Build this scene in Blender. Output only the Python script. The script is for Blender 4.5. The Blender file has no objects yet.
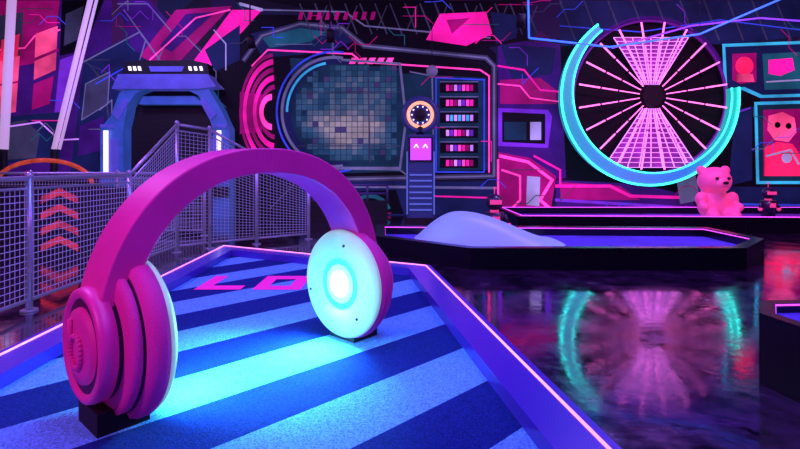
import bpy, math, random
from mathutils import Vector, Matrix
random.seed(7)
scene=bpy.context.scene
try:
    scene.view_settings.view_transform='Standard'
    scene.view_settings.look='None'
except Exception as e: print(e)

F=500.0; H=1.3; HZ=165.0; D=13.0
def lin(v):
    v/=255.0
    return v/12.92 if v<=0.04045 else ((v+0.055)/1.055)**2.4
def C(r,g,b): return (lin(r),lin(g),lin(b),1.0)

MATS={}
def mat(name,col,rough=0.5,metal=0.0,emi=None,es=0.0,noise=0.0,nscale=8.0,bump=0.0,bscale=60.0,spec=0.5):
    if name in MATS: return MATS[name]
    m=bpy.data.materials.new(name); m.use_nodes=True
    nt=m.node_tree; b=nt.nodes['Principled BSDF']
    b.inputs['Roughness'].default_value=rough
    b.inputs['Metallic'].default_value=metal
    b.inputs['Specular IOR Level'].default_value=spec
    b.inputs['Base Color'].default_value=col
    b.inputs['Emission Color'].default_value=emi or col
    b.inputs['Emission Strength'].default_value=es
    tc=nt.nodes.new('ShaderNodeTexCoord')
    if noise>0:
        n=nt.nodes.new('ShaderNodeTexNoise'); n.inputs['Scale'].default_value=nscale; n.inputs['Detail'].default_value=4
        nt.links.new(tc.outputs['Object'],n.inputs['Vector'])
        r=nt.nodes.new('ShaderNodeMapRange'); r.inputs['From Min'].default_value=0.3; r.inputs['From Max'].default_value=0.7
        r.inputs['To Min'].default_value=1-noise; r.inputs['To Max'].default_value=1+noise*0.4
        nt.links.new(n.outputs['Fac'],r.inputs['Value'])
        for sock,cc in (('Base Color',col),('Emission Color',emi or col)):
            v=nt.nodes.new('ShaderNodeVectorMath'); v.operation='SCALE'
            v.inputs[0].default_value=cc[:3]
            nt.links.new(r.outputs['Result'],v.inputs['Scale'])
            nt.links.new(v.outputs['Vector'],b.inputs[sock])
    if bump>0:
        n=nt.nodes.new('ShaderNodeTexNoise'); n.inputs['Scale'].default_value=bscale; n.inputs['Detail'].default_value=3
        nt.links.new(tc.outputs['Object'],n.inputs['Vector'])
        bp=nt.nodes.new('ShaderNodeBump'); bp.inputs['Strength'].default_value=bump; bp.inputs['Distance'].default_value=0.02
        nt.links.new(n.outputs['Fac'],bp.inputs['Height']); nt.links.new(bp.outputs['Normal'],b.inputs['Normal'])
    MATS[name]=m
    return m
def paint(name,rgb,es=1.0,noise=0.5,nscale=1.2):
    c=C(*rgb)
    return mat(name,c,rough=0.7,es=es,noise=noise,nscale=nscale,spec=0.2)
def glow(name,rgb,es): return mat(name,C(*rgb),es=es)

class MB:
    def __init__(s): s.v=[];s.f=[];s.mi=[];s.mats=[];s.sm=[]
    def m(s,mt):
        if mt not in s.mats: s.mats.append(mt)
        return s.mats.index(mt)
    def add(s,vs,fs,mt,smooth=False):
        o=len(s.v); s.v+= [tuple(v) for v in vs]; k=s.m(mt)
        for f in fs: s.f.append([o+i for i in f]); s.mi.append(k); s.sm.append(smooth)
    def box(s,c,sz,mt,M=None):
        x,y,z=[q/2 for q in sz]
        vs=[Vector((a*x,b*y,d*z)) for a in(-1,1) for b in(-1,1) for d in(-1,1)]
        if M is not None: vs=[M@v for v in vs]
        vs=[v+Vector(c) for v in vs]
        s.add(vs,[(0,1,3,2),(4,6,7,5),(0,4,5,1),(2,3,7,6),(0,2,6,4),(1,5,7,3)],mt)
    def prism(s,poly,z0,z1,mt,mtop=None):
        n=len(poly)
        vs=[(p[0],p[1],z0) for p in poly]+[(p[0],p[1],z1) for p in poly]
        s.add(vs,[(i,(i+1)%n,n+(i+1)%n,n+i) for i in range(n)]+[tuple(reversed(range(n)))],mt)
        s.add(vs[n:],[tuple(range(n))],mtop or mt)
    def yprism(s,poly,y0,y1,mt,mf=None):
        n=len(poly)
        vs=[(p[0],y0,p[1]) for p in poly]+[(p[0],y1,p[1]) for p in poly]
        s.add(vs,[(i,(i+1)%n,n+(i+1)%n,n+i) for i in range(n)]+[tuple(reversed(range(n,2*n)))],mt)
        s.add(vs[:n],[tuple(range(n))],mf or mt)
    def tube(s,p0,p1,r,mt,n=8,r1=None):
        p0=Vector(p0);p1=Vector(p1); d=(p1-p0)
        if d.length<1e-6: return
        q=d.to_track_quat('Z','Y'); r1=r if r1 is None else r1
        vs=[]
        for k in range(n):
            a=2*math.pi*k/n; vs.append(p0+q@Vector((math.cos(a)*r,math.sin(a)*r,0)))
        for k in range(n):
            a=2*math.pi*k/n; vs.append(p1+q@Vector((math.cos(a)*r1,math.sin(a)*r1,0)))
        s.add(vs,[(i,(i+1)%n,n+(i+1)%n,n+i) for i in range(n)],mt,n>5)
        s.add(vs,[tuple(reversed(range(n))),tuple(range(n,2*n))],mt)
    def path(s,pts,r,mt,n=8):
        for a,b in zip(pts,pts[1:]): s.tube(a,b,r,mt,n)
    def lathe(s,prof,o,ax,mt,n=48,smooth=True):
        o=Vector(o); q=Vector(ax).normalized().to_track_quat('Z','Y')
        vs=[]
        for (r,h) in prof:
            for k in range(n):
                a=2*math.pi*k/n; vs.append(o+q@Vector((math.cos(a)*r,math.sin(a)*r,h)))
        fs=[]
        for j in range(len(prof)-1):
            for k in range(n):
                fs.append((j*n+k,j*n+(k+1)%n,(j+1)*n+(k+1)%n,(j+1)*n+k))
        s.add(vs,fs,mt,smooth)
    def sphere(s,c,r,mt,n=20,sc=(1,1,1)):
        vs=[];fs=[];m2=n//2
        for j in range(m2+1):
            t=math.pi*j/m2
            for k in range(n):
                a=2*math.pi*k/n
                vs.append((c[0]+r*sc[0]*math.sin(t)*math.cos(a),c[1]+r*sc[1]*math.sin(t)*math.sin(a),c[2]+r*sc[2]*math.cos(t)))
        for j in range(m2):
            for k in range(n): fs.append((j*n+k,(j+1)*n+k,(j+1)*n+(k+1)%n,j*n+(k+1)%n))
        s.add(vs,fs,mt,True)
    def build(s,name,parent=None,fix=True):
        me=bpy.data.meshes.new(name); me.from_pydata(s.v,[],s.f)
        for m_ in s.mats: me.materials.append(m_)
        for p,k,sm in zip(me.polygons,s.mi,s.sm): p.material_index=k; p.use_smooth=sm
        me.update()
        if fix:
            import bmesh
            bm=bmesh.new(); bm.from_mesh(me); bmesh.ops.remove_doubles(bm,verts=bm.verts,dist=1e-5)
            bmesh.ops.recalc_face_normals(bm,faces=bm.faces); bm.to_mesh(me); bm.free()
        ob=bpy.data.objects.new(name,me); scene.collection.objects.link(ob)
        if parent: ob.parent=parent
        return ob
def empty(name,loc=(0,0,0)):
    e=bpy.data.objects.new(name,None); e.location=loc; scene.collection.objects.link(e); return e

# ---------------------------------------------------------------- room
XL,XR,YB,YF,ZC=-11.6,11.6,D,-3.0,5.65
def wallmat():
    m=bpy.data.materials.new('painted_wall_dark'); m.use_nodes=True; nt=m.node_tree; b=nt.nodes['Principled BSDF']
    tc=nt.nodes.new('ShaderNodeTexCoord')
    v=nt.nodes.new('ShaderNodeTexVoronoi'); v.feature='F1'; v.distance='CHEBYCHEV'; v.inputs['Scale'].default_value=0.9
    nt.links.new(tc.outputs['Object'],v.inputs['Vector'])
    r=nt.nodes.new('ShaderNodeValToRGB'); sep=nt.nodes.new('ShaderNodeSeparateColor')
    nt.links.new(v.outputs['Color'],sep.inputs['Color']); nt.links.new(sep.outputs['Red'],r.inputs['Fac'])
    e=r.color_ramp; e.interpolation='CONSTANT'
    e.elements[0].position=0; e.elements[0].color=C(10,6,26)
    e.elements[1].position=0.35; e.elements[1].color=C(24,10,52)
    for p,c in ((0.6,C(12,18,50)),(0.78,C(52,10,62)),(0.9,C(8,6,18))):
        q=e.elements.new(p); q.color=c
    nt.links.new(r.outputs['Color'],b.inputs['Base Color']); nt.links.new(r.outputs['Color'],b.inputs['Emission Color'])
    b.inputs['Emission Strength'].default_value=0.6; b.inputs['Roughness'].default_value=0.8
    return m
WM=wallmat()
def slab(name,lo,hi,mt):
    b=MB(); c=[(a+d)/2 for a,d in zip(lo,hi)]; s=[d-a for a,d in zip(lo,hi)]
    b.box(c,s,mt); return b.build(name)
slab('wall_back',(XL,YB,0),(XR,YB+0.2,ZC),WM)
slab('wall_left',(XL-0.2,YF,0),(XL,YB,ZC),WM)
slab('wall_right',(XR,YF,0),(XR+0.2,YB,ZC),WM)
slab('wall_front',(XL,YF-0.2,0),(XR,YF,ZC),WM)
slab('ceiling',(XL-.2,YF-.2,ZC),(XR+.2,YB+.2,ZC+0.2),mat('ceiling_black',C(14,12,22),rough=0.9))
def floormat():
    m=bpy.data.materials.new('polished_concrete'); m.use_nodes=True; nt=m.node_tree; b=nt.nodes['Principled BSDF']
    tc=nt.nodes.new('ShaderNodeTexCoord')
    n=nt.nodes.new('ShaderNodeTexNoise'); n.inputs['Scale'].default_value=2.6; n.inputs['Detail'].default_value=10; n.inputs['Roughness'].default_value=0.75
    nt.links.new(tc.outputs['Object'],n.inputs['Vector'])
    r=nt.nodes.new('ShaderNodeValToRGB'); r.color_ramp.elements[0].position=0.38; r.color_ramp.elements[0].color=C(8,5,16)
    r.color_ramp.elements[1].position=0.68; r.color_ramp.elements[1].color=C(66,38,88)
    nt.links.new(n.outputs['Fac'],r.inputs['Fac']); nt.links.new(r.outputs['Color'],b.inputs['Base Color'])
    mr=nt.nodes.new('ShaderNodeMapRange'); mr.inputs['From Min'].default_value=0.4; mr.inputs['From Max'].default_value=0.65
    mr.inputs['To Min'].default_value=0.06; mr.inputs['To Max'].default_value=0.28
    nt.links.new(n.outputs['Fac'],mr.inputs['Value']); nt.links.new(mr.outputs['Result'],b.inputs['Roughness'])
    n2=nt.nodes.new('ShaderNodeTexNoise'); n2.inputs['Scale'].default_value=12; n2.inputs['Detail'].default_value=4; n2.inputs['Roughness'].default_value=0.5
    nt.links.new(tc.outputs['Object'],n2.inputs['Vector'])
    bp=nt.nodes.new('ShaderNodeBump'); bp.inputs['Strength'].default_value=0.09; bp.inputs['Distance'].default_value=0.008
    nt.links.new(n2.outputs['Fac'],bp.inputs['Height']); nt.links.new(bp.outputs['Normal'],b.inputs['Normal'])
    b.inputs['Specular IOR Level'].default_value=1.0
    b.inputs['Coat Weight'].default_value=0.9; b.inputs['Coat IOR'].default_value=1.9
    mr2=nt.nodes.new('ShaderNodeMapRange'); mr2.inputs['From Min'].default_value=0.4; mr2.inputs['From Max'].default_value=0.65
    mr2.inputs['To Min'].default_value=0.03; mr2.inputs['To Max'].default_value=0.12
    nt.links.new(n.outputs['Fac'],mr2.inputs['Value']); nt.links.new(mr2.outputs['Result'],b.inputs['Coat Roughness'])
    nt.links.new(bp.outputs['Normal'],b.inputs['Coat Normal'])
    return m
slab('floor',(XL-.2,YF-.2,-0.2),(XR+.2,YB+.2,0),floormat())

# ---------------------------------------------------------------- mural (flat paint on the back wall)
K=D/500.0
def W(px,py): return ((px-400)*K, H+(HZ-max(py,0.5))*K)
class Mural(MB):
    idx=0
    def fl(s,pts,mt,layer=1):
        s.idx+=1
        y=D-0.002-layer*0.003-s.idx*0.000002
        P=[W(*p) for p in pts]
        s.add([(p[0],y,p[1]) for p in P],[tuple(range(len(P)))],mt)
    def ln(s,pts,w,mt,layer=2,closed=False):
        if closed: pts=list(pts)+[pts[0]]
        for a,b in zip(pts,pts[1:]):
            dx,dy=b[0]-a[0],b[1]-a[1]; L=math.hypot(dx,dy)
            if L<1e-6: continue
            nx,ny=-dy/L*w/2,dx/L*w/2; ex,ey=dx/L*w*0.3,dy/L*w*0.3
            s.fl([(a[0]+nx-ex,a[1]+ny-ey),(b[0]+nx+ex,b[1]+ny+ey),(b[0]-nx+ex,b[1]-ny+ey),(a[0]-nx-ex,a[1]-ny-ey)],mt,layer)
    def arc(s,cx,cy,r0,r1,a0,a1,mt,layer=2,n=40,sx=1.0):
        for k in range(n):
            t0=math.radians(a0+(a1-a0)*k/n); t1=math.radians(a0+(a1-a0)*(k+1)/n)
            s.fl([(cx+sx*r0*math.cos(t0),cy-r0*math.sin(t0)),(cx+sx*r1*math.cos(t0),cy-r1*math.sin(t0)),
                  (cx+sx*r1*math.cos(t1),cy-r1*math.sin(t1)),(cx+sx*r0*math.cos(t1),cy-r0*math.sin(t1))],mt,layer); s.idx-=1
        s.idx+=1
    def disc(s,cx,cy,r,mt,layer=1,sx=1.0,n=48):
        s.fl([(cx+sx*r*math.cos(2*math.pi*k/n),cy-r*math.sin(2*math.pi*k/n)) for k in range(n)],mt,layer)
black=paint('mural_black',(8,6,18),0.5)
navy=paint('mural_navy',(18,24,70),0.95)
dpur=paint('mural_deep_purple',(52,14,98),0.9)
pur=paint('mural_purple',(104,36,180),1.0)
mag=paint('mural_magenta',(222,22,145),1.2)
dmag=paint('mural_dark_magenta',(136,8,92),1.1)
pink=paint('mural_pink',(255,60,165),1.5)
red=paint('mural_red',(235,30,90),1.2)
rose=paint('mural_dusty_rose',(240,70,130),1.15,0.8,0.9)
teal=paint('mural_teal',(22,76,98),0.95)
dteal=paint('mural_dark_teal',(14,40,64),0.9)
grey=paint('mural_grey',(96,92,136),0.85)
dgrey=paint('mural_dark_grey',(52,48,80),0.85)
lgrey=paint('mural_light_grey',(150,140,190),0.85)
cyan=paint('mural_cyan',(50,170,210),1.0)
blue=paint('mural_blue',(46,60,200),1.1)
lav=paint('mural_lavender',(200,130,240),1.1)
M=Mural()
# left part
M.fl([(-30,0),(112,0),(112,180),(-30,180)],dpur,0)
M.fl([(-30,0),(60,0),(52,60),(-30,75)],dmag,1)
M.fl([(-30,20),(24,12),(20,60),(-30,66)],dgrey,2)
M.fl([(-30,62),(20,56),(16,112),(-30,120)],rose,2)
M.fl([(2,40),(20,34),(18,56),(0,62)],red,3)
M.fl([(36,34),(58,26),(56,70),(34,80)],rose,3)
M.fl([(34,84),(54,76),(50,104),(32,110)],dmag,3)
M.ln([(34,60),(58,50)],3,dmag,4); M.ln([(-30,90),(18,82)],2,dmag,4)
M.fl([(62,0),(104,0),(84,50),(60,56)],black,1)
M.fl([(66,14),(84,6),(78,40),(64,46)],dgrey,2)
M.fl([(60,60),(82,52),(70,112),(54,118)],pur,1)
M.fl([(-30,120),(60,112),(60,160),(-30,165)],navy,1)
M.fl([(-30,128),(26,120),(40,134),(36,158),(-30,162)],dgrey,2)
M.ln([(0,128),(40,122),(60,140),(100,138)],1.5,lav)
M.ln([(0,50),(25,48),(35,36),(60,30)],1.5,pink)
for i in range(7): M.ln([(82+i*4,60+i*3),(110,60+i*14)],0.8,dgrey,3)
M.fl([(84,60),(140,30),(150,78),(112,110),(112,178),(70,178)],navy,1)
M.fl([(86,84),(110,72),(108,104),(82,120)],dgrey,2)
M.fl([(80,126),(104,116),(104,150),(78,156)],dpur,3)
M.ln([(84,62),(140,32),(160,60)],1.5,grey,3)
M.ln([(96,84),(128,66),(150,72)],1.2,blue,3)
M.ln([(100,110),(112,100),(112,150)],1.2,grey,3)
M.ln([(86,84),(110,72),(108,104),(82,120)],1,grey,4,True)
M.fl([(118,0),(150,0),(176,30),(160,64),(130,48)],dpur,1)
M.ln([(118,4),(148,4),(172,32),(158,60)],1.2,grey,3)
M.fl([(176,10),(232,6),(170,72),(140,56)],dmag,2)
M.fl([(232,10),(262,10),(206,72),(184,74)],mag,2)
M.fl([(186,14),(216,12),(172,52),(160,46)],dpur,3)
M.fl([(205,50),(240,25),(240,60),(215,72)],navy,3)
M.ln([(150,60),(196,18),(230,10)],1.5,pink,3)
M.ln([(124,10),(146,40),(140,60)],1.2,grey,3)
M.fl([(196,74),(240,60),(244,140),(236,170),(228,110)],black,2)
M.ln([(214,30),(226,44),(226,70)],1.2,lgrey,4)
# central console mural
M.fl([(236,14),(345,16),(362,28),(480,40),(496,54),(496,180),(250,182),(232,150)],black,1)
M.fl([(250,34),(300,22),(338,26),(356,40),(330,52),(262,58)],navy,2)
M.fl([(262,38),(300,28),(326,32),(310,42),(270,48)],teal,3)
fr_pts=[(244,60),(262,36),(300,24),(342,28),(364,46),(486,58),(494,66),(494,176),(300,180)]
M.ln(fr_pts,5.0,dgrey,3)
M.ln(fr_pts,1.6,grey,4)
M.ln([(252,66),(268,50),(352,54),(362,62),(480,70),(489,76),(489,172)],1.6,pink,4)
M.fl([(290,58),(368,62),(372,72),(486,78),(488,170),(300,174)],dteal,3)
for r0,r1,m_ in ((58,62,dmag),(50,56,mag),(42,47,dmag),(33,39,mag),(24,29,dmag)):
    M.arc(276,112,r0*0.95,r1*0.95,95,265,m_,4,sx=0.62)
M.arc(272,112,12,18,90,270,pink,4,sx=0.7)
M.fl([(240,92),(262,94),(262,132),(240,134)],dmag,3)
# console screen: round-left porthole merging into a panelled rectangular display, pixel-mosaic image
M.disc(334,112,54,navy,4,sx=0.95)
M.disc(338,113,49,dteal,5,sx=0.95)
M.fl([(336,64),(400,68),(404,120),(398,164),(336,162)],dteal,5)
mos=[paint('mosaic_%d'%i,c,0.9,0.4,2.0) for i,c in enumerate(((26,60,84),(42,76,100),(70,88,106),(104,106,118),(136,130,130),(60,50,92)))]
def blob(x,y):
    v=0.3
    for bx,by,br,ba in ((318,124,13,2.6),(344,132,20,4.2),(372,128,18,3.0),(350,86,24,1.4),(308,96,12,1.0),(385,90,16,1.0)):
        v+=ba*math.exp(-((x-bx)**2+(y-by)**2)/(br*br))
    return v
cs=5.6
for iy in range(-9,10):
    for ix in range(-9,13):
        x=338+ix*cs; y=113+iy*cs
        if x<=340:
            if ((x-338)/0.95)**2+(y-113)**2>46**2: continue
        elif abs(y-114)>46 or x>396: continue
        v=blob(x,y)+random.uniform(-0.7,0.6)
        if v<0.25: continue
        k=0 if v<0.9 else 1 if v<1.6 else 2 if v<2.4 else 3 if v<3.4 else 4
        if random.random()<0.06:k=5
        g=cs*0.45
        M.fl([(x-g,y-g),(x+g,y-g),(x+g,y+g),(x-g,y+g)],mos[k],6)
M.arc(334,112,53,56,80,280,grey,8,sx=0.95)
M.arc(334,112,59,61,80,290,blue,8,sx=0.95)
M.ln([(342,60),(400,64),(406,120),(400,168),(342,168)],2.4,grey,8)
M.ln([(368,66),(370,162)],1.4,dgrey,9); M.ln([(300,92),(400,92)],1.0,dgrey,9); M.ln([(298,146),(400,146)],1.0,dgrey,9)
M.arc(334,112,48,50.5,100,180,cyan,8,sx=0.95)
for k in range(6):
    y=84+k*15
    M.fl([(440,y-2),(478,y-2),(478,y+9),(440,y+9)],black,6)
    for j in range(7):
        M.fl([(446+j*4,y+1),(449+j*4,y+1),(449+j*4,y+7),(446+j*4,y+7)],(mag,lav,pink,dmag,pur)[(j*3+k*2)%5] if k!=2 else (lav,cyan)[j%2],9)
    M.ln([(440,y-2),(478,y-2)],0.8,grey,9)
M.ln([(436,78),(484,80),(484,172),(436,172)],1.4,blue,9,closed=True)
M.ln([(410,72),(432,76),(434,170)],1.3,grey,9)
M.ln([(300,168),(400,170),(408,176)],1.3,grey,9)
# upper centre
M.fl([(262,0),(530,0),(530,40),(486,48),(360,32),(340,14)],black,2)
for k in range(16):
    x=300+k*15
    M.ln([(x,4),(x+12,34)],1.4,dgrey,4)
    if k%2: M.ln([(x+12,6),(x+2,30)],1.0,dgrey,4)
M.ln([(262,10),(345,12),(365,26),(490,38)],1.5,grey,4)
M.fl([(440,14),(486,12),(492,34),(466,46),(426,40)],mag,5)
M.fl([(446,20),(470,18),(452,34)],dmag,6)
M.fl([(490,12),(520,16),(516,38),(496,44)],navy,5)
for k in range(5): M.fl([(352+k*9,58),(358+k*9,58),(355+k*9,64),(349+k*9,64)],pink,6)
for k in range(9): M.fl([(300+k*9,12),(304+k*9,12),(302+k*9,20),(298+k*9,20)],dmag,6)
M.ln([(240,4),(262,10)],3,lgrey,5)
# between console and wheel
M.fl([(498,40),(560,44),(566,178),(498,182)],dpur,1)
M.fl([(500,44),(556,48),(552,74),(512,80)],navy,2)
M.fl([(500,80),(540,78),(556,90),(556,104),(500,104)],dmag,2)
M.ln([(498,66),(524,70),(540,90),(562,92)],1.8,mag,3)
M.ln([(498,84),(520,86),(530,98),(562,102)],1.4,pink,3)
M.fl([(498,108),(548,110),(552,116),(548,148),(498,146)],pur,3)
M.fl([(502,112),(545,114),(545,144),(502,142)],black,4)
M.fl([(504,122),(526,122),(526,140),(504,140)],dteal,5)
M.fl([(530,122),(541,122),(541,140),(530,140)],lgrey,5)
M.fl([(498,152),(530,158),(556,176),(550,214),(500,214)],dmag,3)
M.ln([(500,156),(528,162),(552,180),(540,200),(556,214)],3,pink,4)
M.ln([(502,170),(520,176),(520,200),(508,212)],2,pink,4)
M.ln([(498,160),(498,214)],2,pink,4)
M.ln([(534,156),(560,170),(560,186)],2,mag,4)
M.fl([(527,176),(540,177),(539,206),(526,205)],lgrey,5)
# band below console
M.fl([(300,180),(498,182),(498,216),(300,216)],navy,1)
M.ln([(300,186),(496,188)],2.5,grey,2)
M.ln([(430,196),(496,198)],1.5,mag,2)
M.fl([(340,192),(396,190),(404,214),(330,214)],black,2)
M.arc(370,216,18,22,20,160,teal,3)
# around wheel
M.fl([(560,40),(760,40),(760,216),(556,216)],black,0)
M.disc(650,96,80,dpur,1); M.disc(650,96,77,black,2)
M.fl([(556,180),(640,184),(690,196),(700,216),(556,216)],dpur,1)
M.fl([(560,182),(620,186),(640,200),(560,200)],dmag,2)
M.ln([(556,186),(610,186),(630,196),(700,198)],3,mag,3)
M.ln([(556,200),(690,208)],3,pur,3)
M.fl([(560,0),(800,0),(800,36),(740,44),(560,46)],navy,0)
for k in range(10): M.ln([(560+k*24,0),(575+k*24,40)],1.6,dgrey,1)
M.ln([(560,26),(640,32),(720,20),(800,30)],1.2,blue,2)
# right screens
M.fl([(722,44),(830,40),(830,96),(760,98),(742,90),(724,92)],cyan,2)
M.fl([(725,47),(828,43),(828,93),(762,95),(744,87),(727,89)],navy,3)
M.fl([(732,54),(756,53),(756,82),(740,84),(732,80)],dmag,4)
M.disc(744,66,9,red,5); M.fl([(736,74),(752,74),(754,82),(736,82)],rose,6)
M.fl([(762,54),(824,51),(824,88),(764,90)],teal,4)
M.fl([(768,60),(792,58),(794,70),(780,76),(768,74)],mag,5)
M.ln([(766,82),(800,80),(820,66)],1.5,lgrey,5)
M.fl([(754,102),(830,100),(830,184),(756,184)],cyan,2)
M.fl([(757,105),(828,103),(828,181),(759,181)],dteal,3)
M.fl([(763,110),(824,108),(824,176),(763,176)],dmag,4)
M.fl([(768,116),(782,112),(794,118),(796,132),(788,142),(774,140),(767,130)],rose,5)
M.disc(777,125,3,black,6); M.disc(788,126,3,black,6)
M.fl([(764,148),(776,142),(792,144),(802,158),(800,176),(764,176)],red,5)
M.ln([(766,156),(790,150),(798,164)],2,lgrey,6); M.disc(786,158,5,lgrey,7)
M.fl([(735,110),(752,106),(752,180),(728,186)],navy,2)
M.ln([(738,112),(750,108)],1.5,pur,3)
M.fl([(690,186),(860,188),(860,216),(700,216)],navy,1)
M.ln([(700,190),(720,204),(860,206)],2,blue,2)
M.fl([(676,178),(694,168),(700,200),(680,204)],grey,3)
M.fl([(-60,180),(300,180),(300,216),(-60,216)],black,0)
for k in range(120):
    x=random.uniform(0,800); y=random.choice([random.uniform(2,40),random.uniform(150,210),random.uniform(40,150)])
    if 560<x<745 and 12<y<185: continue
    if 285<x<400 and 50<y<170: continue
    pts=[(x,y)]
    for j in range(3):
        dx,dy=random.choice([(12,0),(8,8),(8,-8),(0,10),(10,0)]); x+=dx;y=max(1,min(213,y+dy)); pts.append((x,y))
    M.ln(pts,0.8,random.choice([grey,dmag,pur,blue,teal,dgrey,mag]),9)
M.build('wall_mural',fix=False)

# ---------------------------------------------------------------- portal doorway
fr=mat('portal_blue_paint',C(56,92,180),rough=0.5,es=0.4,noise=0.3,nscale=2)
fr2=mat('portal_purple_paint',C(84,80,190),rough=0.5,es=0.45,noise=0.3,nscale=2)
dk=mat('matte_black',C(10,8,18),rough=0.7)
wl=glow('white_led',(235,225,255),1.4)
def WP(px,py,y): return ((px-400)*K,y,H+(HZ-py)*K)
b=MB()
def fly(poly,y0,y1,mt,mf=None): b.yprism([W(*p) for p in poly],y0-0.06,y1-0.06,mt,mf)
fly([(112,216),(112,130),(122,118),(130,96),(146,84),(156,84),(156,92),(146,96),(138,108),(134,130),(134,216)],12.55,12.97,fr,fr)
fly([(236,216),(236,130),(228,112),(216,92),(204,84),(194,84),(194,92),(206,98),(214,112),(220,130),(220,216)],12.55,12.97,fr,fr)
fly([(130,78),(216,78),(224,90),(204,92),(146,92),(124,92)],12.5,12.97,fr2,fr2)
fly([(134,66),(150,64),(200,64),(214,67),(216,78),(132,78)],12.6,12.97,dk,dk)
fly([(148,92),(204,92),(214,106),(220,130),(220,216),(134,216),(134,130),(140,106)],12.93,12.97,dk,dk)
fly([(150,98),(200,98),(208,106),(146,106)],12.7,12.93,fr,fr)
for s_ in (0,1):
    def mx(x): return x if s_==0 else 348-x
    fly([(mx(118),140),(mx(130),140),(mx(130),176),(mx(118),176)],12.51,12.56,fr2)
    fly([(mx(124),116),(mx(136),100),(mx(140),104),(mx(130),122)],12.51,12.56,fr2)
    fly([(mx(112),186),(mx(134),186),(mx(134),196),(mx(112),196)],12.49,12.56,dk)
for (x0,x1) in ((138,152),(196,212)):
    for k in range(3):
        xx=x0+k*(x1-x0)/3
        fly([(xx,70),(xx+2.5,70),(xx+3.5,74),(xx+1,74)],12.57,12.6,wl)
fly([(158,70),(192,70),(190,75),(160,75)],12.57,12.6,fr2)
for x0 in (117,225):
    fly([(x0,132),(x0+4,132),(x0+4,176),(x0,176)],12.46,12.5,wl)
    fly([(x0-4,126),(x0+9,126),(x0+9,129),(x0-4,129)],12.5,12.55,fr2)
    fly([(x0-4,180),(x0+9,180),(x0+9,183),(x0-4,183)],12.5,12.55,fr2)
b.build('portal_doorway')

# leaning light poles at left
b=MB(); pl=glow('lavender_tube',(205,165,225),0.75)
b.tube(WP(106,2,12.4),(WP(70,150,12.4)),0.06,pl,12); b.tube(WP(112,2,12.4),(WP(75,150,12.4)),0.035,pl,12)
b.tube(WP(70,150,12.4),(WP(70,150,12.4)[0],12.4,0),0.08,dk,12)
b.build('leaning_light_tube')
b=MB()
b.tube(WP(30,2,12.4),WP(22,150,12.4),0.10,pl,12); b.tube(WP(22,150,12.4),(WP(22,150,12.4)[0],12.4,0),0.08,dk,12)
b.build('leaning_light_tube.001')

# ---------------------------------------------------------------- neon wheel
e=empty('neon_wheel',(0,0,0))
Yw=12.6; kq=Yw/13.0
cx,cz=(653-400)*K*kq, H+(HZ-96)*K*kq
gp=glow('pink_spoke_led',(255,110,205),2.2); gl=glow('lavender_spoke_led',(220,140,250),1.3)
b=MB()
b.lathe([(0.0,0.0),(0.16,0.0),(0.16,0.16),(0.24,0.16),(0.24,0.0),(0.28,0.0),(0.28,0.22),(0,0.22)],(cx,Yw+.2,cz),(0,-1,0),dk,8,False)
b.lathe([(1.92,0),(1.97,0),(1.97,0.06),(1.92,0.06),(1.92,0)],(cx,Yw+.2,cz),(0,-1,0),mat('rim_purple',C(90,20,130),es=0.6),96)
b.build('hub',e)
b=MB()
for k in range(20):
    a=2*math.pi*(k+0.5)/20; co,si=math.cos(a),math.sin(a)
    for r0,r1,rr in ((0.34,0.85,0.014),(0.9,1.3,0.018),(1.35,1.88,0.022)):
        b.tube((cx+co*r0,Yw,cz+si*r0),(cx+co*r1,Yw,cz+si*r1),rr,gp,6)
b.build('spokes',e)
b=MB()
for s,hgt,hw0 in ((1,1.5,0.95),(-1,1.8,1.2)):
    for k in range(9):
        t=(k-4)/4
        b.tube((cx+t*0.2,Yw+0.1,cz+s*0.3),(cx+t*hw0,Yw+0.1,cz+s*hgt),0.013,gl,6)
    for j in range(12):
        f=(j+1)/12; hw=0.2+(hw0-0.2)*f; zz=cz+s*(0.3+(hgt-0.3)*f)
        b.tube((cx-hw,Yw+0.1,zz),(cx+hw,Yw+0.1,zz),0.009,gl,6)
    b.add([(cx-.2,Yw+.14,cz+s*.3),(cx+.2,Yw+.14,cz+s*.3),(cx+hw0,Yw+.14,cz+s*hgt),(cx-hw0,Yw+.14,cz+s*hgt)],[(0,1,2,3)],mat('hourglass_panel',C(120,26,130),es=0.9,noise=0.5,nscale=2))
b.build('hourglass_grid',e)
cxc=(648-400)*K*kq; czc=H+(HZ-97)*K*kq
def arcmat():
    m=bpy.data.materials.new('crescent_led'); m.use_nodes=True; nt=m.node_tree; p=nt.nodes['Principled BSDF']
    tc=nt.nodes.new('ShaderNodeTexCoord'); sx=nt.nodes.new('ShaderNodeSeparateXYZ'); nt.links.new(tc.outputs['Object'],sx.inputs['Vector'])
    mr=nt.nodes.new('ShaderNodeMapRange'); mr.inputs['From Min'].default_value=cxc-2.3; mr.inputs['From Max'].default_value=cxc+2.2
    nt.links.new(sx.outputs['X'],mr.inputs['Value'])
    r=nt.nodes.new('ShaderNodeValToRGB'); r.color_ramp.elements[0].color=C(20,150,150); r.color_ramp.elements[1].color=C(30,180,150)
    q=r.color_ramp.elements.new(0.4); q.color=C(70,120,200)
    q=r.color_ramp.elements.new(0.7); q.color=C(50,110,190)
    nt.links.new(mr.outputs['Result'],r.inputs['Fac']); nt.links.new(r.outputs['Color'],p.inputs['Emission Color']); nt.links.new(r.outputs['Color'],p.inputs['Base Color'])
    p.inputs['Emission Strength'].default_value=0.8
    return m
am=arcmat(); b=MB()
n=72; vs=[];fs=[]
def aw(t): return 0.14+0.16*math.sin(math.pi*min(1,t*1.15))**1.2 if t<0.87 else 0.14
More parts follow.
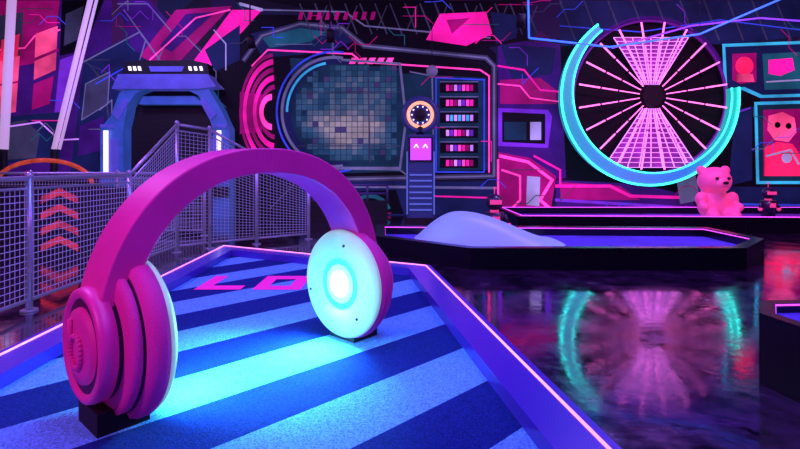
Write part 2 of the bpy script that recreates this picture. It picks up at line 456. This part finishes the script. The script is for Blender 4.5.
for k in range(n+1):
    a=math.radians(126+(366-126)*k/n)
    ro=2.2; ri=ro-aw(k/n)
    for (r,y) in ((ro,Yw-0.1),(ro,Yw+0.2),(ri,Yw+0.2),(ri,Yw-0.1)):
        vs.append((cxc+r*math.cos(a),y,czc+r*math.sin(a)))
for k in range(n):
    for j in range(4): fs.append((k*4+j,k*4+(j+1)%4,(k+1)*4+(j+1)%4,(k+1)*4+j))
fs+= [(0,1,2,3),(n*4+3,n*4+2,n*4+1,n*4)]
b.add(vs,fs,am)
b.build('crescent',e)
b=MB(); bc=glow('thin_cyan_led',(50,235,220),3.2)
b.path([(cxc+(2.2-aw((t-126)/240)-.02)*math.cos(math.radians(t)),Yw-0.12,czc+(2.2-aw((t-126)/240)-.02)*math.sin(math.radians(t))) for t in range(126,367,4)],0.02,bc,6)
b.path([(cxc+2.22*math.cos(math.radians(t)),Yw-.12,czc+2.22*math.sin(math.radians(t))) for t in range(126,367,4)],0.028,bc,6); b.build('rim_led',e)

# ---------------------------------------------------------------- ceiling LED strips & fixtures
bl=glow('blue_led',(50,100,255),1.7); vl=glow('violet_led',(130,60,255),1.4)
def PX(px,py,Y): return ((px-400)/F*Y,Y,H+(HZ-py)/F*Y)
b=MB()
b.path([PX(528,-10,10),PX(529,38,10),PX(610,47,10),PX(700,34,10),PX(790,-5,10)],0.02,bl)
for p in (PX(529,38,10),PX(610,47,10),PX(700,34,10)): b.tube(p,(p[0],p[1],ZC),0.006,dk,6)
b.build('ceiling_led_strip')
b=MB()
b.path([PX(612,48,11.5),PX(690,26,11.5),PX(760,18,11.5),PX(815,22,11.5)],0.02,vl)
for p in (PX(612,48,11.5),PX(690,26,11.5),PX(760,18,11.5)): b.tube(p,(p[0],p[1],ZC),0.006,dk,6)
b.build('ceiling_led_strip.001')
b=MB(); p=PX(432,71,12); b.sphere(p,0.14,mat('globe_grey',C(120,120,150),rough=0.4,es=0.25)); b.tube(p,(p[0],p[1],ZC),0.01,dk,6); b.build('pendant_globe')
for i,(px,py,Y) in enumerate(((250,36,10),(330,30,10),(522,14,9))):
    b=MB(); p=Vector(PX(px,py,Y)); b.tube(p,p+Vector((0,0.12,-0.2)),0.07,dk,12,0.09); b.tube(p,(p.x,p.y,ZC),0.015,dk,6); b.build('stage_spotlight')

# ---------------------------------------------------------------- scanner kiosk
b=MB(); kx,ky=0.46,11.4
kb=mat('kiosk_blue',C(40,50,110),rough=0.4,es=0.25); ks=glow('kiosk_screen',(190,70,240),1.1)
b.box((kx,ky,0.06),(0.72,0.55,0.12),dk)
b.prism([(kx-.32,ky-.2),(kx-.26,ky-.25),(kx+.26,ky-.25),(kx+.32,ky-.2),(kx+.32,ky+.22),(kx-.32,ky+.22)],0.12,1.98,kb)
b.box((kx,ky-.265,1.65),(0.54,0.03,0.56),dk); b.box((kx,ky-.285,1.65),(0.46,0.02,0.48),ks)
for s in (-1,1):
    b.tube((kx+s*.1-0.05,ky-.3,1.68),(kx+s*.1,ky-.3,1.76),0.014,wl,6); b.tube((kx+s*.1+0.05,ky-.3,1.68),(kx+s*.1,ky-.3,1.76),0.014,wl,6)
for k in range(7): b.box((kx,ky-.26,0.3+k*0.13),(0.5,0.03,0.035),mat('kiosk_slat',C(90,110,190),es=0.5))
for s in (-1,1): b.box((kx+s*0.3,ky-.24,0.9),(0.03,0.04,1.4),mat('kiosk_slat',C(90,110,190),es=0.5))
b.tube((kx,ky,1.98),(kx,ky,2.2),0.09,dk,12)
b.lathe([(0,-0.06),(0.40,-0.06),(0.44,0),(0.40,0.08),(0.34,0.08),(0.32,0.03),(0.0,0.03)],(kx,ky,2.44),(0,-1,0),kb,40)
b.lathe([(0.26,0.035),(0.31,0.06),(0.26,0.09),(0.235,0.06),(0.26,0.035)],(kx,ky,2.44),(0,-1,0),glow('amber_ring',(255,160,120),1.4),40)
b.lathe([(0,0.1),(0.10,0.1),(0.14,0.05),(0.14,0.03)],(kx,ky,2.44),(0,-1,0),dk,24)
for k in range(10):
    a=2*math.pi*k/10; b.sphere((kx+.19*math.cos(a),ky-.05,2.44+.19*math.sin(a)),0.02,wl,8)
b.build('scanner_kiosk')

# low dark bench with rails in front of the console mural
b=MB(); rl=mat('bench_rail_violet',C(70,50,120),rough=0.4,es=0.15)
b.box((-1.25,11.9,0.22),(1.9,0.5,0.44),dk)
for z in (0.62,0.82): b.tube((-2.2,11.9,z),(-0.3,11.9,z),0.03,rl,10)
for k in range(5): b.tube((-2.2+k*0.475,11.9,0.4),(-2.2+k*0.475,11.9,0.84),0.025,rl,10)
b.build('railed_bench')

# ---------------------------------------------------------------- foreground mini golf lane
def carpetmat():
    m=bpy.data.materials.new('striped_blue_carpet'); m.use_nodes=True; nt=m.node_tree; p=nt.nodes['Principled BSDF']
    tc=nt.nodes.new('ShaderNodeTexCoord')
    d=nt.nodes.new('ShaderNodeVectorMath'); d.operation='DOT_PRODUCT'; d.inputs[1].default_value=(-0.69,0.72,0)
    nt.links.new(tc.outputs['Object'],d.inputs[0])
    def mth(op,a,bv):
        x=nt.nodes.new('ShaderNodeMath'); x.operation=op
        if isinstance(a,(int,float)): x.inputs[0].default_value=a
        else: nt.links.new(a,x.inputs[0])
        if bv is not None:
            if isinstance(bv,(int,float)): x.inputs[1].default_value=bv
            else: nt.links.new(bv,x.inputs[1])
        return x.outputs[0]
    s=mth('SUBTRACT',d.outputs['Value'],1.64-8.0)
    s=mth('DIVIDE',s,0.80); s=mth('FRACT',s,None); lt=mth('LESS_THAN',s,0.5)
    n=nt.nodes.new('ShaderNodeTexNoise'); n.inputs['Scale'].default_value=130; n.inputs['Detail'].default_value=2
    nt.links.new(tc.outputs['Object'],n.inputs['Vector'])
    mx=nt.nodes.new('ShaderNodeMix'); mx.data_type='RGBA'
    mx.inputs[6].default_value=C(20,36,124); mx.inputs[7].default_value=C(92,150,240)
    nt.links.new(lt,mx.inputs[0])
    mr=nt.nodes.new('ShaderNodeMapRange'); mr.inputs['From Min'].default_value=0.3; mr.inputs['From Max'].default_value=0.7; mr.inputs['To Min'].default_value=0.4; mr.inputs['To Max'].default_value=1.3
    nt.links.new(n.outputs['Fac'],mr.inputs['Value'])
    v=nt.nodes.new('ShaderNodeVectorMath'); v.operation='SCALE'; nt.links.new(mx.outputs[2],v.inputs[0]); nt.links.new(mr.outputs['Result'],v.inputs['Scale'])
    nt.links.new(v.outputs['Vector'],p.inputs['Base Color']); nt.links.new(v.outputs['Vector'],p.inputs['Emission Color'])
    p.inputs['Emission Strength'].default_value=0.08; p.inputs['Roughness'].default_value=0.95; p.inputs['Specular IOR Level'].default_value=0.1
    bp=nt.nodes.new('ShaderNodeBump'); bp.inputs['Strength'].default_value=0.5; bp.inputs['Distance'].default_value=0.01
    nt.links.new(n.outputs['Fac'],bp.inputs['Height']); nt.links.new(bp.outputs['Normal'],p.inputs['Normal'])
    return m
def offset_poly(poly,d):
    n=len(poly); out=[]
    area=sum(poly[i][0]*poly[(i+1)%n][1]-poly[(i+1)%n][0]*poly[i][1] for i in range(n))
    sg=1 if area>0 else -1
    for i in range(n):
        p0=Vector(poly[i-1]);p1=Vector(poly[i]);p2=Vector(poly[(i+1)%n])
        e1=(p1-p0).normalized();e2=(p2-p1).normalized()
        n1=Vector((-e1.y,e1.x))*sg;n2=Vector((-e2.y,e2.x))*sg
        bis=(n1+n2); bis=bis/ max(0.3,bis.dot(n1))
        out.append(tuple(p1+bis*d))
    return out
def course(name,poly,zs,zt,width,curb,surf,led,led_r=0.012,led_off=0.02,led_top=0.004,topm=None):
    e=empty(name)
    inner=offset_poly(poly,width)
    n=len(poly)
    b=MB()
    vs=[(p[0],p[1],0) for p in poly]+[(p[0],p[1],zt) for p in poly]+[(p[0],p[1],zt) for p in inner]+[(p[0],p[1],zs-0.02) for p in inner]
    side=[];top=[]
    for i in range(n):
        j=(i+1)%n
        side.append((i,j,n+j,n+i)); top.append((n+i,n+j,2*n+j,2*n+i)); side.append((2*n+i,2*n+j,3*n+j,3*n+i))
    b.add(vs,side,curb); b.add(vs,top,topm or curb)
    ob=b.build('curb',e)
    b=MB(); b.prism(offset_poly(poly,width*0.5),0.0,zs,curb,surf); b.build('playing_surface',e)
    b=MB(); lp=offset_poly(poly,led_off)
    pts=[(p[0],p[1],zt+led_top) for p in lp]; b.path(pts+[pts[0]],led_r,led,8)
    b.build('edge_led',e)
    return e
curb_p=mat('curb_purple_lacquer',C(58,36,170),rough=0.22,es=0.12,spec=0.6)
curb_d=mat('curb_black_lacquer',C(10,8,22),rough=0.25)
LANE=[(-2.45,6.9),(0.33,5.5),(0.86,1.94),(1.04,0.75),(-2.32,0.75)]
pinkled=glow('pink_white_led',(255,140,220),1.8)
lane=course('mini_golf_lane',LANE,0.12,0.2,0.26,curb_p,carpetmat(),pinkled,0.008,0.05,0.0)
b=MB(); lp=mat('letter_pink_paint',C(215,24,165),rough=0.9,es=0.4)
def gp_(poly,z=0.1245): b.add([(x,y,z) for x,y in poly],[tuple(range(len(poly)))],lp)
x0,y0,y1=-1.95,4.72,5.3
gp_([(x0,y0),(x0+.44,y0),(x0+.44,y0+.16),(x0+.13,y0+.16),(x0+.13,y1),(x0,y1)])
x0=-1.40
for q in ([(x0,y0),(x0+.46,y0),(x0+.46,y0+.15),(x0,y0+.15)],[(x0,y1-.15),(x0+.46,y1-.15),(x0+.46,y1),(x0,y1)],
          [(x0,y0+.15),(x0+.13,y0+.15),(x0+.13,y1-.15),(x0,y1-.15)],[(x0+.33,y0+.15),(x0+.46,y0+.15),(x0+.46,y1-.15),(x0+.33,y1-.15)]): gp_(q)
b.build('painted_letters',lane)

# ---------------------------------------------------------------- giant headphones
L=Vector((-1.225,2.43,0)); R=Vector((-0.42,3.36,0)); Mid=(L+R)/2; half=(R-L).length/2
a_=(R-L).normalized(); b_=Vector((a_.y,-a_.x,0)); zc=0.12+0.378
hp=empty('giant_headphones')
hpink=mat('headphone_magenta_lacquer',C(208,40,160),rough=0.42,es=0.08,noise=0.10,nscale=4)
hfoam=mat('headphone_cushion_magenta',C(203,34,155),rough=0.75,es=0.07,bump=0.3,bscale=120)
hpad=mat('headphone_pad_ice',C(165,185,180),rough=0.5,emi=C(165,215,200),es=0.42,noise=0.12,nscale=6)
hglow=glow('headphone_lamp',(60,235,220),1.5)
hmid=glow('headphone_lamp_mid',(120,255,240),2.4)
hcore=glow('headphone_lamp_core',(190,255,250),4.5)
hdark=mat('headphone_groove',C(70,8,76),rough=0.6)
def HP(u,v,z): return Mid+a_*u+b_*v+Vector((0,0,z))
b=MB(); N=72; t=0.14; w=0.28
zb=0.46; ro_u=half+0.275; top=1.395
vs=[];fs=[]
for k in range(N+1):
    th=math.pi*k/N
    cu=math.cos(th); su=math.sin(th)
    p_=0.90
    U=-math.copysign(abs(cu)**p_,cu); V=abs(su)**p_
    for (off) in (0,t):
        for v in (-w/2,w/2):
            vs.append(HP(U*(ro_u-off),v,zb+(top-zb-off)*V))
fo=[];fe=[]
for k in range(N):
    o=k*4;q=o+4
    fo+=[(o,o+1,q+1,q),(o+2,q+2,q+3,o+3)]; fe+=[(o,q,q+2,o+2),(o+1,o+3,q+3,q+1)]
fe+=[(0,2,3,1),(N*4,N*4+1,N*4+3,N*4+2)]
b.add(vs,fo+fe,hpink)
ob=b.build('headband',hp)
bv=ob.modifiers.new('bev','BEVEL'); bv.width=0.008; bv.segments=2; bv.limit_method='ANGLE'; bv.angle_limit=math.radians(50)
for s,nm in ((-1,'near'),(1,'far')):
    o=HP(s*half,0,zc); ax=a_*s
    b=MB()
    b.lathe([(0.172,0.02),(0.195,0.0),(0.26,-0.012),(0.315,0.0),(0.352,0.022),(0.364,0.042),(0.360,0.05)],o,ax,hpad,64)
    b.build('ear_pad_'+nm,hp)
    b=MB()
    b.lathe([(0.358,0.045),(0.372,0.065),(0.374,0.10),(0.362,0.13),(0.335,0.142)],o,ax,hfoam,64)
    b.lathe([(0.335,0.138),(0.32,0.142),(0.32,0.152)],o,ax,hdark,64)
    b.lathe([(0.32,0.15),(0.33,0.156),(0.33,0.185),(0.30,0.195),(0.25,0.20)],o,ax,hfoam,64)
    b.lathe([(0.25,0.197),(0.232,0.20),(0.232,0.215)],o,ax,hdark,64)
    b.lathe([(0.232,0.212),(0.252,0.22),(0.256,0.262),(0.25,0.285),(0.232,0.295),(0.212,0.288),(0.207,0.276),(0.17,0.276),(0.165,0.295),(0.12,0.30),(0.0,0.302)],o,ax,hpink,64)
    b.lathe([(0.210,0.278),(0.168,0.278)],o,ax,hdark,64)
    def E(u,v,z): return o+a_*(s*u)+b_*v+Vector((0,0,z))
    pts=[E(0.307,0.07*math.cos(k*math.pi/12),0.07*math.sin(k*math.pi/12)-0.02) for k in range(25)]
    b.path(pts,0.013,hfoam,8); b.tube(E(0.307,-0.07,-0.02),E(0.307,-0.07,0.11),0.013,hfoam,8)
    b.build('ear_cup_'+nm,hp)
    b=MB()
    b.lathe([(0.13,0.018),(0.174,0.02)],o,ax,hglow,48)
    b.lathe([(0.09,0.016),(0.13,0.018)],o,ax,hmid,48)
    b.lathe([(0.0,0.014),(0.05,0.015),(0.09,0.016)],o,ax,hcore,48)
    b.build('lamp_'+nm,hp)
    b=MB()
    for k in range(3):
        aa=math.radians(75+120*k+ (0 if s>0 else 30))
        c_=E(-0.010,0.275*math.cos(aa),0.275*math.sin(aa)); b.sphere(c_,0.010,hdark,10)
    b.build('pad_screws_'+nm,hp)
    b=MB()
    b.box(HP(s*(half+0.15),0,0.17),(0.22,0.24,0.10),dk,Matrix.Rotation(math.atan2(a_.y,a_.x),3,'Z'))
    b.build('foot_'+nm,hp)

# ---------------------------------------------------------------- mesh fences
steel=mat('galvanised_steel',C(150,140,190),rough=0.35,metal=0.7,es=0.10)
wire=mat('mesh_wire',C(150,135,200),rough=0.4,metal=0.3,es=0.25)
def fence(name,pts):
    e=empty(name)
    b=MB()
    for x,y,z in pts:
        b.tube((x,y,0),(x,y,z+0.02),0.028,steel,10); b.tube((x,y,0),(x,y,0.015),0.07,steel,12)
        b.sphere((x,y,z+0.025),0.036,steel,10)
    for p,q in zip(pts,pts[1:]):
        b.tube(p,q,0.022,steel,8); b.tube((p[0],p[1],0.1),(q[0],q[1],0.1),0.018,steel,8)
        b.tube((p[0],p[1],p[2]-.09),(q[0],q[1],q[2]-.09),0.012,steel,8)
    b.build('rails',e)
    b=MB()
    for p,q in zip(pts,pts[1:]):
        p=Vector(p);q=Vector(q); L2=(Vector((q.x,q.y))-Vector((p.x,p.y))).length; n=max(2,int(L2/0.055))
        for k in range(1,n):
            t=k/n; c=p.lerp(q,t); b.tube((c.x,c.y,0.1),(c.x,c.y,c.z-.09),0.0035,wire,4)
        m_=int((max(p.z,q.z)-0.2)/0.055)
        for k in range(1,m_):
            f=k/m_
            b.tube((p.x,p.y,0.1+(p.z-.19)*f),(q.x,q.y,0.1+(q.z-.19)*f),0.0035,wire,4)
    b.build('wire_mesh',e)
fence('mesh_fence',[(-3.3,2.9,1.18),(-3.3,4.45,1.18),(-3.3,6.1,1.18),(-3.3,7.4,1.9),(-2.95,7.75,1.85),(-2.35,8.2,1.45),(-1.6,8.75,1.05)])
fence('mesh_fence.001',[(-8.5,9.2,1.15),(-6.8,9.2,1.15),(-5.2,9.2,1.15),(-3.6,9.2,1.15)])

b=MB(); ob_=mat('barrier_dark',C(20,14,36),rough=0.6); orr=mat('chevron_red',C(215,55,65),es=0.5,noise=0.5,nscale=3)
ora=mat('arch_orange',C(210,80,50),es=0.5,noise=0.4,nscale=3)
b.box((-5.0,7.0,0.5),(2.6,0.12,1.0),ob_)
for k in range(4):
    z=0.10+k*0.22; x=-4.72
    b.add([(x-.26,6.93,z),(x,6.93,z+.12),(x+.26,6.93,z),(x+.26,6.93,z+.1),(x,6.93,z+.22),(x-.26,6.93,z+.1)],[(0,1,4,5),(1,2,3,4)],orr)
b.build('chevron_barrier')
b=MB(); pts=[]
for k in range(13):
    a=math.pi*k/12; pts.append((-7.4+1.0*math.cos(a),10.4,0.9+0.5*math.sin(a)))
b.path(pts,0.045,ora,8); b.box((-7.4,10.4,0.45),(2.2,0.3,0.9),ob_); b.build('orange_arch_obstacle')

# ---------------------------------------------------------------- other courses
surf2=mat('felt_blue_violet',C(70,50,200),rough=0.9,es=0.25,noise=0.3,nscale=3)
surf3=mat('felt_violet',C(110,40,190),rough=0.9,es=0.25,noise=0.3,nscale=3)
pl2=glow('magenta_led',(235,80,255),1.5)
c1=course('mini_golf_lane.001',[(-.35,7.25),(.87,6.2),(4.3,6.2),(5.1,7.0),(5.1,8.3),(1.5,8.5),(-.4,8.6)],0.13,0.27,0.14,curb_d,surf2,pl2,0.009,0.135,-0.02)
c2=course('mini_golf_lane.002',[(2.3,9.75),(5.4,9.6),(11.0,9.2),(11.0,11.9),(2.3,11.9)],0.15,0.3,0.12,curb_d,surf3,pl2,0.011,0.11,0.0)
c3=course('mini_golf_lane.003',[(2.14,2.98),(2.34,3.25),(4.6,3.4),(4.6,1.6),(2.5,1.9),(2.2,2.6)],0.36,0.42,0.08,curb_d,surf2,pl2,0.008,0.075,-0.01)
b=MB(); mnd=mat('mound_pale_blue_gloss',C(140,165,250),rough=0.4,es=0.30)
n1,n2=48,24; cxm,cym=1.38,7.7; vs=[];fs=[]
for i in range(n1+1):
    for j in range(n2+1):
        u=i/n1*2-1; v=j/n2*2-1; x=cxm+u*1.15; y=cym+v*0.55
        if u<-0.4: g=math.sin(math.pi/2*(u+1)/0.6)**0.9
        else: g=(0.5+0.5*math.cos(math.pi*(u+0.4)/1.4))**0.9
        vs.append((x,y,0.125+0.46*g*(1-abs(v)**3)))
for i in range(n1):
    for j in range(n2): fs.append((i*(n2+1)+j,(i+1)*(n2+1)+j,(i+1)*(n2+1)+j+1,i*(n2+1)+j+1))
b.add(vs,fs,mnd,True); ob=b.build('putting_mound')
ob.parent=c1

# ---------------------------------------------------------------- pink bear statue
def bear(name,x,y,z,s,mt,mt2):
    e=empty(name)
    b=MB()
    S=[((0,0,.36),.32,(1,.85,1.1)),((0,-.04,.86),.30,(1.12,1,1)),((-.25,0,1.08),.11,(1,.7,1)),((.25,0,1.08),.11,(1,.7,1)),
       ((0,-.28,.80),.14,(1.1,1,.8)),((-.22,-.3,.14),.14,(1,1.5,1)),((.22,-.3,.14),.14,(1,1.5,1)),((-.33,-.12,.48),.12,(1,1,1.3)),((.33,-.12,.48),.12,(1,1,1.3)),
       ((-.36,-.26,.32),.10,(1,1.2,1)),((.36,-.26,.32),.10,(1,1.2,1)),((0,0,.62),.22,(1,1,1)),((-.18,-.16,.16),.15,(1,1.2,1)),((.18,-.16,.16),.15,(1,1.2,1))]
    for c,r,sc in S: b.sphere((x+c[0]*s,y+c[1]*s,z+c[2]*s),r*s,mt,20,sc)
    o=b.build('body',e,fix=True)
    rm=o.modifiers.new('r','REMESH'); rm.mode='VOXEL'; rm.voxel_size=0.025; rm.use_smooth_shade=True
    sm=o.modifiers.new('s','SMOOTH'); sm.iterations=6
    b=MB()
    for q in (-1,1): b.sphere((x+q*.12*s,y-.33*s,z+.92*s),.035*s,mt2,10)
    b.sphere((x,y-.42*s,z+.83*s),.045*s,mt2,10,(1.4,1,.8)); b.build('face',e)
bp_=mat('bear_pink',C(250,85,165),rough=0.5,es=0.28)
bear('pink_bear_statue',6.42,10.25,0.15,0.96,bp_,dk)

def robot(name,x,y,z,s,col,acc):
    b=MB()
    b.box((x-.1*s,y,z+.1*s),(.12*s,.2*s,.2*s),col); b.box((x+.1*s,y,z+.1*s),(.12*s,.2*s,.2*s),col)
    b.tube((x,y,z+.18*s),(x,y,z+.55*s),.17*s,col,16,.22*s)
    b.tube((x,y,z+.55*s),(x,y,z+.6*s),.1*s,acc,12)
    b.sphere((x,y,z+.78*s),.2*s,col,18,(1,.9,.95))
    b.box((x,y-.17*s,z+.79*s),(.26*s,.06*s,.1*s),acc)
    for q in (-1,1):
        b.tube((x+q*.22*s,y,z+.5*s),(x+q*.3*s,y-.06*s,z+.3*s),.05*s,col,8); b.sphere((x+q*.3*s,y-.06*s,z+.27*s),.065*s,acc,10)
    b.tube((x,y,z+.95*s),(x,y,z+1.08*s),.012*s,acc,6); b.sphere((x,y,z+1.1*s),.03*s,acc,8)
    b.box((x,y-.2*s,z+.4*s),(.16*s,.06*s,.14*s),acc)
    b.build(name)
rbk=mat('robot_dark',C(40,24,60),rough=0.3,es=0.1); rac=mat('robot_pink',C(230,60,130),rough=0.4,es=0.7)
robot('robot_statue',1.72,9.1,0,0.8,rbk,rac)
robot('robot_statue.001',8.1,11.0,0.15,0.68,rbk,rac)

# ---------------------------------------------------------------- lights
def area(name,loc,tgt,size,en,col,spread=None):
    l=bpy.data.lights.new(name,'AREA'); l.energy=en; l.color=col; l.size=size; l.shape='DISK'
    if spread: l.spread=math.radians(spread)
    o=bpy.data.objects.new(name,l); o.location=loc; scene.collection.objects.link(o)
    o.rotation_euler=(Vector(tgt)-Vector(loc)).to_track_quat('-Z','Y').to_euler()
    return o
area('added_overhead_fill',(-0.6,3.8,5.4),(-0.8,3.8,0),1.6,215,(0.16,0.27,1.0))  # overhead blue-violet fills are added for the overall light; no fixtures modelled
area('added_overhead_fill.001',(0.9,1.0,4.6),(0.2,2.6,0),0.8,105,(0.40,0.18,1.0))
area('added_magenta_wash',(-3.2,-0.6,3.2),(-1.0,2.8,0.7),0.6,120,(1.0,0.16,0.74))  # added magenta key for the headphones, unseen behind the camera
area('added_magenta_wash.001',(-5.5,5,5.2),(-3,7,0),1.2,240,(0.75,0.2,1.0))  # added magenta light from the left, no fixture modelled
area('added_overhead_fill.002',(3.5,8,5.4),(3.5,8.5,0),2.0,260,(0.35,0.2,1.0))
area('added_magenta_wash.002',(7,7.5,5.3),(7,11.0,0.5),1.0,200,(1.0,0.2,0.68))  # added so the bear gets its own pink light
area('added_overhead_fill.003',(3.0,3.5,5.4),(3.0,3.5,0),2.0,90,(0.35,0.15,1.0))
area('added_overhead_fill.004',(-6,10,5.4),(-6,12,1),1.5,140,(0.35,0.3,1.0))
for s,en in ((-1,30),(1,42)):
    o=HP(s*(half-0.06),0,zc)
    area('ear_cup_lamp',o,o-a_*s-Vector((0,0,0.8)),0.26,en,(0.10,0.85,1.0),130)
w_=bpy.data.worlds.new('world'); scene.world=w_; w_.use_nodes=True
w_.node_tree.nodes['Background'].inputs[0].default_value=(0.12,0.06,0.3,1); w_.node_tree.nodes['Background'].inputs[1].default_value=0.15

cam=bpy.data.cameras.new('cam'); co=bpy.data.objects.new('camera',cam); scene.collection.objects.link(co)
co.location=(0,0,H); co.rotation_euler=(math.pi/2,0,0); cam.sensor_width=36; cam.lens=36*F/800.0
cam.shift_y=-(224.5-HZ)/800.0; cam.clip_start=0.05
scene.camera=co
